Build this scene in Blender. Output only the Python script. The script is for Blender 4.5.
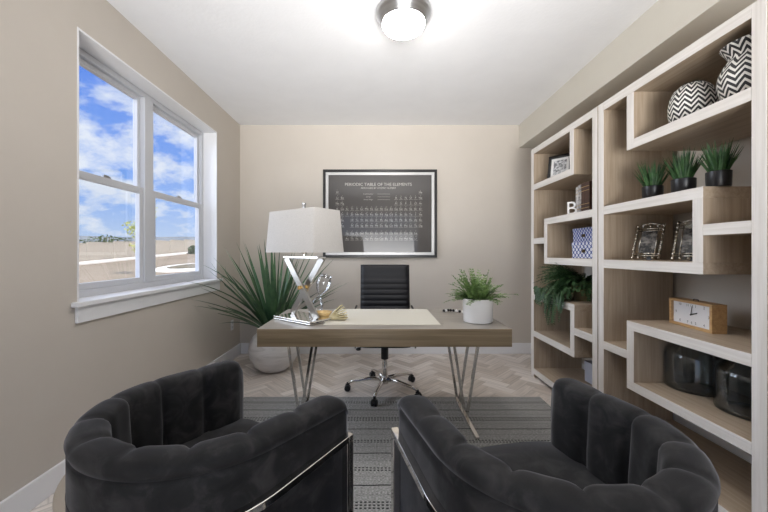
import bpy, bmesh, math, random
from mathutils import Vector, Matrix, Euler, noise
random.seed(7)
PI = math.pi
S = bpy.context.scene
for o in list(bpy.data.objects): bpy.data.objects.remove(o)
COL = S.collection

# ------------------------------------------------------------------ camera
cd = bpy.data.cameras.new('camera'); cam = bpy.data.objects.new('camera', cd); COL.objects.link(cam)
cam.location = (0, 0, 1.211); cam.rotation_euler = (PI/2, 0, 0)
cd.sensor_width = 36; cd.lens = 341/768*36
cd.shift_x = 7.5/768; cd.shift_y = -3.5/768
cd.clip_start = .02; cd.clip_end = 800
S.camera = cam
S.view_settings.view_transform = 'Standard'; S.view_settings.look = 'None'
S.view_settings.gamma = 1; S.view_settings.use_curve_mapping = False
S.view_settings.exposure = 0.66

# ------------------------------------------------------------------ world
w = bpy.data.worlds.new('sky'); S.world = w; w.use_nodes = True
nt = w.node_tree; nt.nodes.clear()
def N(nt, t, **k):
    n = nt.nodes.new(t)
    for a, b in k.items():
        if a == 'i':
            for kk, v in b.items(): n.inputs[kk].default_value = v
        else: setattr(n, a, b)
    return n
def ramp(nt, stops, interp='LINEAR'):
    n = nt.nodes.new('ShaderNodeValToRGB'); n.color_ramp.interpolation = interp
    e = n.color_ramp.elements
    while len(e) < len(stops): e.new(.5)
    for q, (p, c) in zip(e, stops):
        q.position = p; q.color = (c[0], c[1], c[2], 1) if hasattr(c, '__len__') else (c, c, c, 1)
    return n
tc = N(nt, 'ShaderNodeTexCoord'); sp = N(nt, 'ShaderNodeSeparateXYZ')
nt.links.new(tc.outputs['Generated'], sp.inputs[0])
grad = ramp(nt, [(0, (.50, .66, .88)), (.12, (.24, .46, .95)), (.45, (.07, .23, .84)), (1, (.05, .16, .68))])
nt.links.new(sp.outputs['Z'], grad.inputs[0])
zz = N(nt, 'ShaderNodeMath', operation='ADD', i={1: .42}); nt.links.new(sp.outputs['Z'], zz.inputs[0])
dv = N(nt, 'ShaderNodeVectorMath', operation='DIVIDE'); cb = N(nt, 'ShaderNodeCombineXYZ')
for k in range(3): nt.links.new(zz.outputs[0], cb.inputs[k])
nt.links.new(tc.outputs['Generated'], dv.inputs[0]); nt.links.new(cb.outputs[0], dv.inputs[1])
mp = N(nt, 'ShaderNodeMapping'); mp.inputs['Location'].default_value = (3.1, 1.2, 0); nt.links.new(dv.outputs[0], mp.inputs[0])
cn = N(nt, 'ShaderNodeTexNoise', i={'Scale': 5.2, 'Detail': 10.0, 'Roughness': .6, 'Distortion': .1})
nt.links.new(mp.outputs[0], cn.inputs['Vector'])
cr = ramp(nt, [(.46, 0), (.52, .5), (.61, 1)]); nt.links.new(cn.outputs[0], cr.inputs[0])
hz = ramp(nt, [(0, .35), (.22, .0)]); nt.links.new(sp.outputs['Z'], hz.inputs[0])
mxm = N(nt, 'ShaderNodeMath', operation='MAXIMUM'); nt.links.new(cr.outputs[0], mxm.inputs[0]); nt.links.new(hz.outputs[0], mxm.inputs[1])
mx = N(nt, 'ShaderNodeMixRGB'); mx.inputs['Color2'].default_value = (.80, .87, .97, 1)
nt.links.new(mxm.outputs[0], mx.inputs[0]); nt.links.new(grad.outputs[0], mx.inputs['Color1'])
bg = N(nt, 'ShaderNodeBackground', i={'Strength': .67}); out = N(nt, 'ShaderNodeOutputWorld')
nt.links.new(mx.outputs[0], bg.inputs[0]); nt.links.new(bg.outputs[0], out.inputs[0])

# ------------------------------------------------------------------ lights
def light(name, typ, loc, rot, energy, color=(1, 1, 1), **k):
    d = bpy.data.lights.new(name, typ); d.energy = energy; d.color = color
    for a, b in k.items(): setattr(d, a, b)
    o = bpy.data.objects.new(name, d); COL.objects.link(o); o.location = loc; o.rotation_euler = rot
    return o
def aim(v):   # rotation of a lamp shining along v
    return Vector(v).to_track_quat('-Z', 'Y').to_euler()
light('sun', 'SUN', (0, 0, 10), aim((-.55, .35, -.75)), 3.2, (1, .95, .86), angle=.01)
light('sky_glow', 'SUN', (-6, 2, 6), aim((1, .12, -.42)), 5.2, (.84, .91, 1), angle=1.3)
light('added_ceiling_fill', 'AREA', (.1, -1.66, 1.1), (math.radians(117), 0, 0), 34, (.995, .985, .975), shape='RECTANGLE', size=2.0, size_y=1.6, spread=math.radians(64))  # added fill behind the camera, tilted up to brighten ceiling and back wall

# ------------------------------------------------------------------ materials
MATS = {}
def mat(name, base=(.5,.5,.5), rough=.5, metal=0, spec=.5, **k):
    m = bpy.data.materials.new(name); m.use_nodes = True
    b = m.node_tree.nodes['Principled BSDF']
    b.inputs['Base Color'].default_value = (*base, 1); b.inputs['Roughness'].default_value = rough
    b.inputs['Metallic'].default_value = metal; b.inputs['Specular IOR Level'].default_value = spec
    for a, v in k.items(): b.inputs[a.replace('_', ' ')].default_value = v
    MATS[name] = m; return m
def tex(m, kind='noise', scale=(1,1,1), cols=((0,(0,0,0)),(1,(1,1,1))), detail=4, bump=0, space='Object', dist=0, rough=.6, bscale=None):
    """noise driven base colour (object space, so it stays on the thing) and an optional bump"""
    t = m.node_tree; b = t.nodes['Principled BSDF']
    c = N(t, 'ShaderNodeTexCoord'); mp = N(t, 'ShaderNodeMapping'); mp.inputs['Scale'].default_value = scale
    t.links.new(c.outputs[space], mp.inputs[0])
    n = N(t, 'ShaderNodeTexNoise', i={'Scale': 1.0, 'Detail': float(detail), 'Distortion': float(dist), 'Roughness': rough})
    t.links.new(mp.outputs[0], n.inputs['Vector'])
    if cols:
        r = ramp(t, cols); t.links.new(n.outputs[0], r.inputs[0]); t.links.new(r.outputs[0], b.inputs['Base Color'])
    if bump:
        src = n
        if bscale:
            src = N(t, 'ShaderNodeTexNoise', i={'Scale': float(bscale), 'Detail': 3.0}); t.links.new(c.outputs[space], src.inputs['Vector'])
        bp = N(t, 'ShaderNodeBump', i={'Strength': bump, 'Distance': .002})
        t.links.new(src.outputs[0], bp.inputs['Height']); t.links.new(bp.outputs[0], b.inputs['Normal'])
    return m
M_wall = tex(mat('wall_paint', (.53,.49,.44), .85, spec=.2), scale=(3,3,3), cols=((.3,(.575,.525,.465)),(.7,(.595,.545,.485))), bump=.12, bscale=160)
M_ceil = tex(mat('ceiling_paint', (.8,.8,.8), .9, spec=.1), scale=(4,4,4), cols=((.3,(.85,.855,.87)),(.7,(.88,.885,.90))), bump=.5, bscale=45)
M_soffit = tex(mat('soffit_paint', (.62,.59,.53), .85, spec=.2), scale=(3,3,3), cols=((.3,(.71,.68,.61)),(.7,(.73,.70,.63))), bump=.4, bscale=70)
M_white = mat('white_trim', (.82,.82,.83), .35)
M_vinyl = mat('white_vinyl', (.60,.61,.64), .35)
def wood(name, c1, c2, axis, rough=.5, k=1.0, bump=.15):
    s = [55*k]*3; s[axis] = 2.2*k
    return tex(mat(name, c1, rough), scale=s, cols=((.3, c1), (.5, tuple((a+b)/2 for a, b in zip(c1, c2))), (.72, c2)), detail=5, dist=.6, bump=bump)
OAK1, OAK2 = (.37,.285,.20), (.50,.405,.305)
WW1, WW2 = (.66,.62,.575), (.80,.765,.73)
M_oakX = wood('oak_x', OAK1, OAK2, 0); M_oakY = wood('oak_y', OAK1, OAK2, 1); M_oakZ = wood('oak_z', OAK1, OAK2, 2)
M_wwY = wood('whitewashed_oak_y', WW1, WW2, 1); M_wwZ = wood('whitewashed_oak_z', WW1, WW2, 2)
M_desk = wood('desk_oak_x', (.165,.118,.062), (.30,.225,.135), 0, .45, .8, .3)
M_desktop = wood('desk_top_oak', (.24,.215,.185), (.34,.305,.265), 0, .32, .8, .1)
M_chrome = mat('chrome', (.72,.70,.67), .08, 1)
M_nickel = tex(mat('brushed_nickel', (.42,.42,.43), .28, 1), scale=(3,3,60), cols=((.3,(.36,.36,.37)),(.7,(.5,.5,.5))))
M_black = mat('black_plastic', (.012,.012,.013), .4)
M_leather = mat('black_leather', (.010,.010,.012), .5, spec=.3)
M_velvet = mat('charcoal_velvet', (.035,.035,.037), .75, spec=.25, Sheen_Weight=.42, Sheen_Roughness=.35)
M_velvet.node_tree.nodes['Principled BSDF'].inputs['Sheen Tint'].default_value = (.62,.62,.66,1)
tex(M_velvet, scale=(11,11,11), cols=((.36,(.006,.006,.0065)),(.50,(.010,.010,.0105)),(.58,(.019,.0185,.019)),(.70,(.032,.031,.031))), detail=4, dist=.8, bump=.1, bscale=300)
M_ceramic = mat('white_ceramic', (.80,.79,.78), .25)
M_soil = tex(mat('soil', (.03,.02,.014), .9), scale=(60,60,60), cols=((.3,(.015,.01,.008)),(.7,(.07,.05,.035))))
M_mat_cream = mat('cream_leather', (.64,.61,.53), .5)

def glassmat(name, tint=(1,1,1), rough=.0, fac_scale=1.0, base=0.0):
    m = bpy.data.materials.new(name); m.use_nodes = True; t = m.node_tree; t.nodes.clear()
    o = N(t, 'ShaderNodeOutputMaterial'); tr = N(t, 'ShaderNodeBsdfTransparent'); tr.inputs[0].default_value = (*tint, 1)
    g = N(t, 'ShaderNodeBsdfGlossy', i={'Roughness': rough}); lw = N(t, 'ShaderNodeFresnel', i={'IOR': 1.45})
    mu = N(t, 'ShaderNodeMath', operation='MULTIPLY_ADD', i={1: fac_scale, 2: base}); ms = N(t, 'ShaderNodeMixShader')
    t.links.new(lw.outputs[0], mu.inputs[0]); t.links.new(mu.outputs[0], ms.inputs[0])
    t.links.new(tr.outputs[0], ms.inputs[1]); t.links.new(g.outputs[0], ms.inputs[2]); t.links.new(ms.outputs[0], o.inputs[0])
    return m
M_glass = glassmat('window_glass', (.98,.985,1), 0, .15)
M_crystal = glassmat('clear_crystal', (.97,.98,.99), .03, .7, .03)
M_jar = glassmat('smoky_blue_glass', (.885,.935,.975), .02, .7, .03)

def leafmat(name, c1, c2, sc=12, rough=.45):
    m = mat(name, c1, rough, spec=.4); tex(m, scale=(sc,sc,sc), cols=((.35,c1),(.65,c2)), detail=3); return m

# ------------------------------------------------------------------ mesh helpers
class MB:
    def __init__(s): s.bm = bmesh.new()
    def quad(s, pts, mi=0):
        f = s.bm.faces.new([s.bm.verts.new(p) for p in pts]); f.material_index = mi; return f
    def box(s, c, d, rot=None, mi=0, taper=1.0):
        """centre c, full size d, optional Matrix rot; taper scales the top face"""
        vs = []
        for z in (-.5, .5):
            k = taper if z > 0 else 1
            for x, y in ((-.5,-.5),(.5,-.5),(.5,.5),(-.5,.5)):
                p = Vector((x*d[0]*k, y*d[1]*k, z*d[2]))
                if rot: p = rot @ p
                vs.append(s.bm.verts.new(p + Vector(c)))
        for q in ((0,3,2,1),(4,5,6,7),(0,1,5,4),(1,2,6,5),(2,3,7,6),(3,0,4,7)):
            s.bm.faces.new([vs[i] for i in q]).material_index = mi
        return s
    def bx(s, x0, x1, y0, y1, z0, z1, mi=0):
        return s.box(((x0+x1)/2,(y0+y1)/2,(z0+z1)/2),(abs(x1-x0),abs(y1-y0),abs(z1-z0)), mi=mi)
    def tube(s, pts, r, n=12, mi=0, cap=True):
        pts = [Vector(p) for p in pts]; rs = r if hasattr(r,'__len__') else [r]*len(pts)
        rings = []; up = None
        for i, p in enumerate(pts):
            d = (pts[min(i+1,len(pts)-1)] - pts[max(i-1,0)]).normalized()
            if up is None: up = Vector((0,0,1)) if abs(d.z) < .9 else Vector((1,0,0))
            a = d.cross(up).normalized(); b = a.cross(d).normalized(); up = b
            rings.append([s.bm.verts.new(p + rs[i]*(math.cos(2*PI*k/n)*a + math.sin(2*PI*k/n)*b)) for k in range(n)])
        for i in range(len(rings)-1):
            for k in range(n):
                f = s.bm.faces.new((rings[i][k], rings[i][(k+1)%n], rings[i+1][(k+1)%n], rings[i+1][k])); f.material_index = mi
        if cap:
            s.bm.faces.new(rings[0][::-1]).material_index = mi; s.bm.faces.new(rings[-1]).material_index = mi
        return s
    def bar(s, a, b, wx, wy, side=(1,0,0), mi=0):
        """rectangular bar from a to b, wx across 'side', wy across the other axis"""
        a, b = Vector(a), Vector(b); d = (b-a).normalized(); sd = Vector(side); sd = (sd - sd.dot(d)*d).normalized(); t = d.cross(sd)
        R = Matrix((sd, t, d)).transposed()
        return s.box((a+b)/2, (wx, wy, (b-a).length), R, mi)
    def lathe(s, prof, c=(0,0,0), n=40, mi=0, rot=None, closed=False):
        rings = []
        for r, z in prof:
            ring = []
            for k in range(n if r > 1e-6 else 1):
                a = 2*PI*k/n; p = Vector((r*math.cos(a), r*math.sin(a), z))
                if rot: p = rot @ p
                ring.append(s.bm.verts.new(p + Vector(c)))
            rings.append(ring)
        for i in range(len(rings)-1):
            A, B = rings[i], rings[i+1]
            for k in range(n):
                k2 = (k+1) % n
                if len(A) == 1 and len(B) == 1: continue
                if len(A) == 1: f = s.bm.faces.new((A[0], B[k2], B[k]))
                elif len(B) == 1: f = s.bm.faces.new((A[k], A[k2], B[0]))
                else: f = s.bm.faces.new((A[k], A[k2], B[k2], B[k]))
                f.material_index = mi
        return s
    def ball(s, c, r, n=12, mi=0, sc=(1,1,1), rot=None):
        m = n//2
        prof = [(r*math.sin(PI*i/m), -r*math.cos(PI*i/m)) for i in range(m+1)]
        prof[0] = (0, -r); prof[-1] = (0, r)
        st = len(s.bm.verts); s.lathe(prof, (0,0,0), n, mi)
        s.bm.verts.ensure_lookup_table()
        for v in list(s.bm.verts)[st:]:
            p = Vector((v.co.x*sc[0], v.co.y*sc[1], v.co.z*sc[2]))
            if rot: p = rot @ p
            v.co = p + Vector(c)
        return s
    def build(s, name, mats, parent=None, smooth=False, bevel=0, bseg=2, loc=None, recalc=True, subsurf=0):
        if recalc: bmesh.ops.recalc_face_normals(s.bm, faces=s.bm.faces)
        me = bpy.data.meshes.new(name); s.bm.to_mesh(me); s.bm.free()
        for m in (mats if isinstance(mats, (list, tuple)) else [mats]): me.materials.append(m)
        o = bpy.data.objects.new(name, me); COL.objects.link(o)
        if parent: o.parent = parent
        if loc: o.location = loc
        if smooth:
            for p in me.polygons: p.use_smooth = True
            if smooth == 'auto':
                try: me.set_sharp_from_angle(angle=math.radians(40))
                except Exception: pass
        if bevel:
            b = o.modifiers.new('bevel', 'BEVEL'); b.width = bevel; b.segments = bseg; b.limit_method = 'ANGLE'; b.angle_limit = math.radians(40)
        if subsurf:
            b = o.modifiers.new('sub', 'SUBSURF'); b.levels = subsurf; b.render_levels = subsurf
        return o
def tag(o, label=None, cat=None, group=None, kind=None):
    if label: o['label'] = label
    if cat: o['category'] = cat
    if group: o['group'] = group
    if kind: o['kind'] = kind
    return o
def thing(name, label, cat, loc=(0,0,0), rz=0, group=None):
    o = bpy.data.objects.new(name, None); COL.objects.link(o); o.empty_display_size = .1
    o.location = loc; o.rotation_euler = (0,0,rz); return tag(o, label, cat, group)
def struct(mb, name, m, label, cat, parent=None, **k):
    o = mb.build(name, m, parent, **k)
    if not parent: tag(o, label, cat, kind='structure')
    return o
def dup(root, loc, rz=None, label=None, scale=None):
    r = root.copy(); COL.objects.link(r); r.location = loc
    if rz is not None: r.rotation_euler = (0,0,rz)
    if label: r['label'] = label
    if scale: r.scale = scale
    for ch in list(root.children):
        c = ch.copy(); COL.objects.link(c); c.parent = r
        for g in list(ch.children):
            d = g.copy(); COL.objects.link(d); d.parent = c
    return r
def text_bm(txt, size, align='CENTER', extrude=0.0):
    """text as a mesh in its own XY plane"""
    c = bpy.data.curves.new('t', 'FONT'); c.body = txt; c.size = size; c.align_x = align; c.align_y = 'CENTER'; c.extrude = extrude; c.resolution_u = 3
    o = bpy.data.objects.new('t', c); COL.objects.link(o)
    me = bpy.data.meshes.new_from_object(o.evaluated_get(bpy.context.evaluated_depsgraph_get()))
    bpy.data.objects.remove(o); bpy.data.curves.remove(c)
    return me
def add_text(mb, txt, size, M, mi=0, **k):
    me = text_bm(txt, size, **k); me.transform(M)
    n0 = len(mb.bm.faces); mb.bm.from_mesh(me); mb.bm.faces.ensure_lookup_table()
    for f in list(mb.bm.faces)[n0:]: f.material_index = mi
    bpy.data.meshes.remove(me)

# ================================================================== STRUCTURE
XL, XR, YB, YR, H = -1.637, 2.02, 4.09, -1.75, 2.74
SX, SZ = 1.709, 2.466          # soffit
WY0, WY1, WZ0, WZ1 = 1.864, 3.50, .93, 2.447   # window opening
TW = .20                       # left wall thickness

# floor: herringbone planks as one mesh; uv along each plank, per plank tone
def floor():
    bm = bmesh.new(); uvl = bm.loops.layers.uv.new('UVMap'); cl = bm.loops.layers.float_color.new('tone')
    W, L = .094, .282; a = Vector((W, W)); b = Vector((L, -L)); R = Matrix.Rotation(PI/4, 2)
    rnd = random.Random(3); x0, x1, y0, y1 = XL-.02, XR+.02, YR-.3, YB+.02
    org = Vector((.03, 1.0))
    for i in range(-70, 110):
        for j in range(-24, 24):
            for kind in (0, 1):
                p = a*i + b*j
                if kind == 0: rect = [p, p+Vector((L,0)), p+Vector((L,W)), p+Vector((0,W))]; uv = [(0,0),(L,0),(L,W),(0,W)]
                else:
                    p = p + Vector((0, W)); rect = [p, p+Vector((W,0)), p+Vector((W,L)), p+Vector((0,L))]; uv = [(0,0),(0,W),(L,W),(L,0)]
                q = [R @ v + org for v in rect]
                if max(v.x for v in q) < x0 or min(v.x for v in q) > x1 or max(v.y for v in q) < y0 or min(v.y for v in q) > y1: continue
                t = rnd.random(); ox, oy = rnd.random()*9, rnd.random()*9
                poly = [(Vector((v.x, v.y)), Vector(u)) for v, u in zip(q, uv)]
                for (ax, lim, sg) in ((0,x0,1),(0,x1,-1),(1,y0,1),(1,y1,-1)):     # clip at the walls
                    new = []
                    for n in range(len(poly)):
                        (pa, ua), (pb, ub) = poly[n], poly[(n+1) % len(poly)]
                        da, db = sg*(pa[ax]-lim), sg*(pb[ax]-lim)
                        if da >= 0: new.append((pa, ua))
                        if da*db < 0:
                            k = da/(da-db); new.append((pa.lerp(pb, k), ua.lerp(ub, k)))
                    poly = new
                    if len(poly) < 3: break
                if len(poly) < 3: continue
                f = bm.faces.new([bm.verts.new((v.x, v.y, 0)) for v, u in poly])
                for lp, (v, u) in zip(f.loops, poly):
                    lp[uvl].uv = (u.x+ox, u.y+oy*W*10); lp[cl] = (t, rnd.random()*0+t, t, 1)
                    lp[uvl].uv = (u.x+ox, u.y+math.floor(oy)*W)
    for f in bm.faces:
        if f.normal.z < 0: f.normal_flip()
    m = mat('herringbone_planks', (.4,.33,.27), .33, spec=.45); t = m.node_tree; B = t.nodes['Principled BSDF']
    at = N(t, 'ShaderNodeVertexColor', layer_name='tone'); uvn = N(t, 'ShaderNodeUVMap', uv_map='UVMap')
    base = ramp(t, [(0,(.50,.43,.37)),(.35,(.60,.53,.47)),(.7,(.68,.615,.56)),(1,(.77,.71,.66))]); t.links.new(at.outputs[0], base.inputs[0])
    mp = N(t, 'ShaderNodeMapping'); mp.inputs['Scale'].default_value = (3, 60, 1); t.links.new(uvn.outputs[0], mp.inputs[0])
    n = N(t, 'ShaderNodeTexNoise', i={'Scale': 1.0, 'Detail': 5.0, 'Distortion': .5}); t.links.new(mp.outputs[0], n.inputs['Vector'])
    gr = ramp(t, [(.25, .72), (.75, 1.25)]); t.links.new(n.outputs[0], gr.inputs[0])
    mul = N(t, 'ShaderNodeMixRGB', blend_type='MULTIPLY'); mul.inputs[0].default_value = 1
    t.links.new(base.outputs[0], mul.inputs['Color1']); t.links.new(gr.outputs[0], mul.inputs['Color2'])
    # dark joint at the plank edges
    sx = N(t, 'ShaderNodeSeparateXYZ'); t.links.new(uvn.outputs[0], sx.inputs[0])
    md = N(t, 'ShaderNodeMath', operation='PINGPONG', i={1: W/2}); t.links.new(sx.outputs['Y'], md.inputs[0])
    jr = ramp(t, [(0, .55), (.0022, .6), (.0036, 1)]); t.links.new(md.outputs[0], jr.inputs[0])
    mul2 = N(t, 'ShaderNodeMixRGB', blend_type='MULTIPLY'); mul2.inputs[0].default_value = 1
    t.links.new(mul.outputs[0], mul2.inputs['Color1']); t.links.new(jr.outputs[0], mul2.inputs['Color2'])
    t.links.new(mul2.outputs[0], B.inputs['Base Color'])
    me = bpy.data.meshes.new('floor'); bm.to_mesh(me); bm.free(); me.materials.append(m)
    o = bpy.data.objects.new('floor', me); COL.objects.link(o)
    tag(o, 'greige wood plank floor laid in herringbone', 'floor', kind='structure')
floor()
struct(MB().bx(XL-TW, XR+.15, YR-.3, YB+.15, -.25, -.004), 'trim_1', M_white, 'slab below the herringbone floor', 'floor slab')

# left wall with the window opening
wl = MB()
wl.bx(XL-TW, XL, YR-.1, WY0, 0, H); wl.bx(XL-TW, XL, WY1, YB, 0, H)
wl.bx(XL-TW, XL, WY0, WY1, 0, WZ0); wl.bx(XL-TW, XL, WY0, WY1, WZ1, H)
struct(wl, 'wall_left', M_wall, 'greige painted wall with the tall white window', 'wall')
struct(MB().bx(XL-TW, XR+.15, YB, YB+.15, 0, H), 'wall_back', M_wall, 'greige painted wall behind the desk', 'wall')
struct(MB().bx(XR, XR+.15, YR-.1, YB, 0, H), 'wall_right', M_wall, 'greige painted wall behind the open bookshelves', 'wall')
wr = MB(); DW0, DW1, DH = -1.5, 1.2, 2.35
wr.bx(XL, DW0, YR-.1, YR, 0, H); wr.bx(DW1, XR, YR-.1, YR, 0, H); wr.bx(DW0, DW1, YR-.1, YR, DH, H)
struct(wr, 'wall_rear', M_wall, 'greige wall with the wide doorway behind the viewer', 'wall')
struct(MB().bx(XL-TW, XR+.15, YR-.1, YB+.15, H, H+.12), 'ceiling', M_ceil, 'white lightly textured flat ceiling', 'ceiling')
struct(MB().bx(SX, XR, YR, YB, SZ, H), 'trim_2', M_soffit, 'cream boxed soffit running above the bookshelves', 'soffit')
# baseboards
def base(name, x0, x1, y0, y1, label):
    b = MB(); b.bx(x0, x1, y0, y1, 0, .128)
    o = struct(b, name, M_white, label, 'baseboard', bevel=.004)
    return o
base('baseboard_left', XL, XL+.016, YR, YB-.016, 'white baseboard along the window wall')
base('baseboard_back', XL+.016, XR-.016, YB-.016, YB, 'white baseboard along the wall behind the desk')
base('baseboard_right', XR-.016, XR, YR, YB-.016, 'white baseboard behind the bookshelves')

# ---- window
win = bpy.data.objects.new('window_1', None); COL.objects.link(win); win.location = (XL, (WY0+WY1)/2, WZ0)
tag(win, 'white double window of two single-hung sashes with a deep sill', 'window', kind='structure')
def wp(mb, name, m, **k):   # window part given in world coordinates
    for v in mb.bm.verts: v.co -= win.location
    return mb.build(name, m, win, **k)
r = MB(); t_ = .012
r.bx(XL-.135, XL+.001, WY0, WY0+t_, WZ0, WZ1); r.bx(XL-.135, XL+.001, WY1-t_, WY1, WZ0, WZ1); r.bx(XL-.135, XL+.001, WY0+t_, WY1-t_, WZ1-t_, WZ1)
wp(r, 'jamb_lining', M_white)
XF0, XF1 = XL-.20, XL-.133      # vinyl frame depth
MY0, MY1 = 2.565, 2.725        # mullion
ZB, ZM, ZT = WZ0+.03, 1.672, WZ1-.012
f = MB()
f.bx(XF0, XF1, WY0, WY0+.035, WZ0, ZT); f.bx(XF0, XF1, WY1-.05, WY1, WZ0, ZT)
f.bx(XF0, XF1, WY0+.045, WY1-.05, WZ0, ZB+.025); f.bx(XF0, XF1, WY0+.045, WY1-.05, ZT-.04, ZT)
f.bx(XF0, XF1+.008, MY0+.03, MY1-.03, ZB+.025, ZT-.04)
wp(f, 'window_frame', M_vinyl, bevel=.004)
for (a, b) in ((WY0+.035, MY0+.03), (MY1-.03, WY1-.05)):
    up = MB(); e = .032
    up.bx(XF0+.005, XF0+.04, a, a+e, ZM, ZT-.04); up.bx(XF0+.005, XF0+.04, b-e, b, ZM, ZT-.04)
    up.bx(XF0+.005, XF0+.04, a+e, b-e, ZM, ZM+.035); up.bx(XF0+.005, XF0+.04, a+e, b-e, ZT-.04-e, ZT-.04)
    s1 = wp(up, 'upper_sash', M_vinyl, bevel=.003)
    lo = MB(); e = .042
    lo.bx(XF0+.04, XF1-.002, a, a+e, ZB+.025, ZM+.03); lo.bx(XF0+.04, XF1-.002, b-e, b, ZB+.025, ZM+.03)
    lo.bx(XF0+.04, XF1-.002, a+e, b-e, ZB+.025, ZB+.065); lo.bx(XF0+.04, XF1-.002, a+e, b-e, ZM-.018, ZM+.03)
    s2 = wp(lo, 'lower_sash', M_vinyl, bevel=.003)
    lk = MB(); yc = (a+b)/2; lk.bx(XF0+.045, XF1-.004, yc-.03, yc+.03, ZM+.030, ZM+.042); lk.bx(XF0+.05, XF1-.02, yc-.012, yc+.03, ZM+.042, ZM+.05)
    wp(lk, 'sash_lock', M_nickel)
    g1 = MB(); g1.bx(XF0+.020, XF0+.024, a+.02, b-.02, ZM+.02, ZT-.06); g1.bx(XF0+.052, XF0+.056, a+.03, b-.03, ZB+.05, ZM+.0)
    wp(g1, 'pane', M_glass)
sl = MB(); sl.bx(XL-.135, XL, WY0, WY1, WZ0-.005, WZ0+.012); sl.bx(XL, XL+.038, WY0-.04, WY1+.06, WZ0-.016, WZ0+.012)
wp(sl, 'window_sill', M_white, bevel=.005)
ap = MB(); ap.bx(XL, XL+.018, WY0-.015, WY1+.03, WZ0-.105, WZ0-.016)
wp(ap, 'apron', M_white, bevel=.003)

# ---- outside: rising ground, road, pavement, fence, far ridge
GZ = lambda y: -1.35 + .053*y
M_gnd = tex(mat('pale_road', (.55,.47,.36), .9), scale=(.35,.12,.3), cols=((.35,(.20,.15,.095)),(.65,(.28,.22,.15))), detail=6)
M_conc = tex(mat('pale_concrete', (.8,.76,.68), .9), scale=(1,1,1), cols=((.3,(.74,.70,.62)),(.7,(.84,.80,.72))))
M_soilout = tex(mat('planting_soil', (.12,.10,.06), .95), scale=(3,3,3), cols=((.35,(.07,.06,.035)),(.65,(.22,.18,.11))), detail=6)
def slope(x0, x1, y0, y1, h, n, m, label, cat, lift=0):
    b = MB(); P = lambda x, y, z: (x, y, GZ(y)+z)
    b.quad([P(x0,y0,lift+h),P(x1,y0,lift+h),P(x1,y1,lift+h),P(x0,y1,lift+h)]); b.quad([P(x0,y0,lift),P(x0,y1,lift),P(x1,y1,lift),P(x1,y0,lift)])
    for A, B in (((x0,y0),(x1,y0)),((x1,y0),(x1,y1)),((x1,y1),(x0,y1)),((x0,y1),(x0,y0))):
        b.quad([P(*A,lift),P(*B,lift),P(*B,lift+h),P(*A,lift+h)])
    return struct(b, n, m, label, cat)
slope(-90, XL-TW, -10, 130, .12, 'ground', M_gnd, 'pale sandy paved road outside the window', 'road', -.12)
slope(-26.6, -24.6, -8, 128, .12, 'trim_3', M_conc, 'pale concrete pavement strip in front of the white fence', 'pavement')
isl = MB(); isl.lathe([(0,.14),(1.7,.14),(2.0,.13),(2.05,0)], (0,0,0), 40)
for v in isl.bm.verts: v.co.y *= 1.6; v.co.z += .053*v.co.y
io = isl.build('trim_4', M_conc, None, smooth=False, loc=(-14.2, 26.3, GZ(26.3))); tag(io, 'round pale concrete kerb of the planting island by the road', 'kerb', kind='structure')
bed = MB()
bed.lathe([(0,.19),(1.2,.18),(1.45,.14)], (0,0,0), 40)
for v in bed.bm.verts: v.co.y *= 1.6; v.co.z += .053*v.co.y
bo = bed.build('planting_bed', M_soilout, None, loc=(-14.2, 26.3, GZ(26.3))); tag(bo, 'dark planting bed on the kerbed island beside the road', 'planting bed')
M_fence = tex(mat('beige_vinyl_fence', (.70,.62,.52), .7), scale=(2,2,2), cols=((.3,(.43,.38,.31)),(.7,(.47,.42,.345))))
fen = thing('vinyl_fence', 'long pale beige panel fence across the road', 'fence', (-26.8, 0, 0))
for k in range(12):
    y0 = 22 + k*3.2; y1 = y0+3.2
    p = MB()
    for i in range(16):
        ya = y0+.1+i*3.0/16; yb = ya+3.0/16-.012; z0 = GZ((ya+yb)/2)
        p.bx(-.02, .02, ya, yb, z0+.05, GZ(y0+1.6)+1.72)
    p.bx(-.035, .035, y0+.1, y1-.1, GZ(y0+1.6)+1.70, GZ(y0+1.6)+1.80); p.bx(-.035, .035, y0+.1, y1-.1, GZ(y0)+.12, GZ(y0)+.26)
    p.build('fence_panel', M_fence, fen)
    q = MB(); q.bx(-.065, .065, y0-.065, y0+.065, GZ(y0)-.1, GZ(y0)+1.85); q.build('fence_post', M_fence, fen)
rid = MB(); rr = random.Random(5); Y = -20
prev = None
M_ridge = tex(mat('far_ridge', (.16,.18,.19), 1), scale=(.1,.1,.2), cols=((.35,(.13,.15,.17)),(.65,(.21,.22,.22))), detail=7)
xs = [-250+ i*8 for i in range(32)]
for i in range(len(xs)-1):
    za = 12.0 - .020*(xs[i]+250)*.6 + noise.noise(Vector((xs[i]*.03,0,0)))*1.2; zb = 12.0 - .020*(xs[i+1]+250)*.6 + noise.noise(Vector((xs[i+1]*.03,0,0)))*1.2
    rid.quad([(xs[i],190,-4),(xs[i+1],190,-4),(xs[i+1],205,zb),(xs[i],205,za)]); rid.quad([(xs[i],205,za),(xs[i+1],205,zb),(xs[i+1],230,-4),(xs[i],230,-4)])
struct(rid, 'hills', M_ridge, 'low dark grey ridge on the horizon beyond the fence', 'hills')

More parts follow.
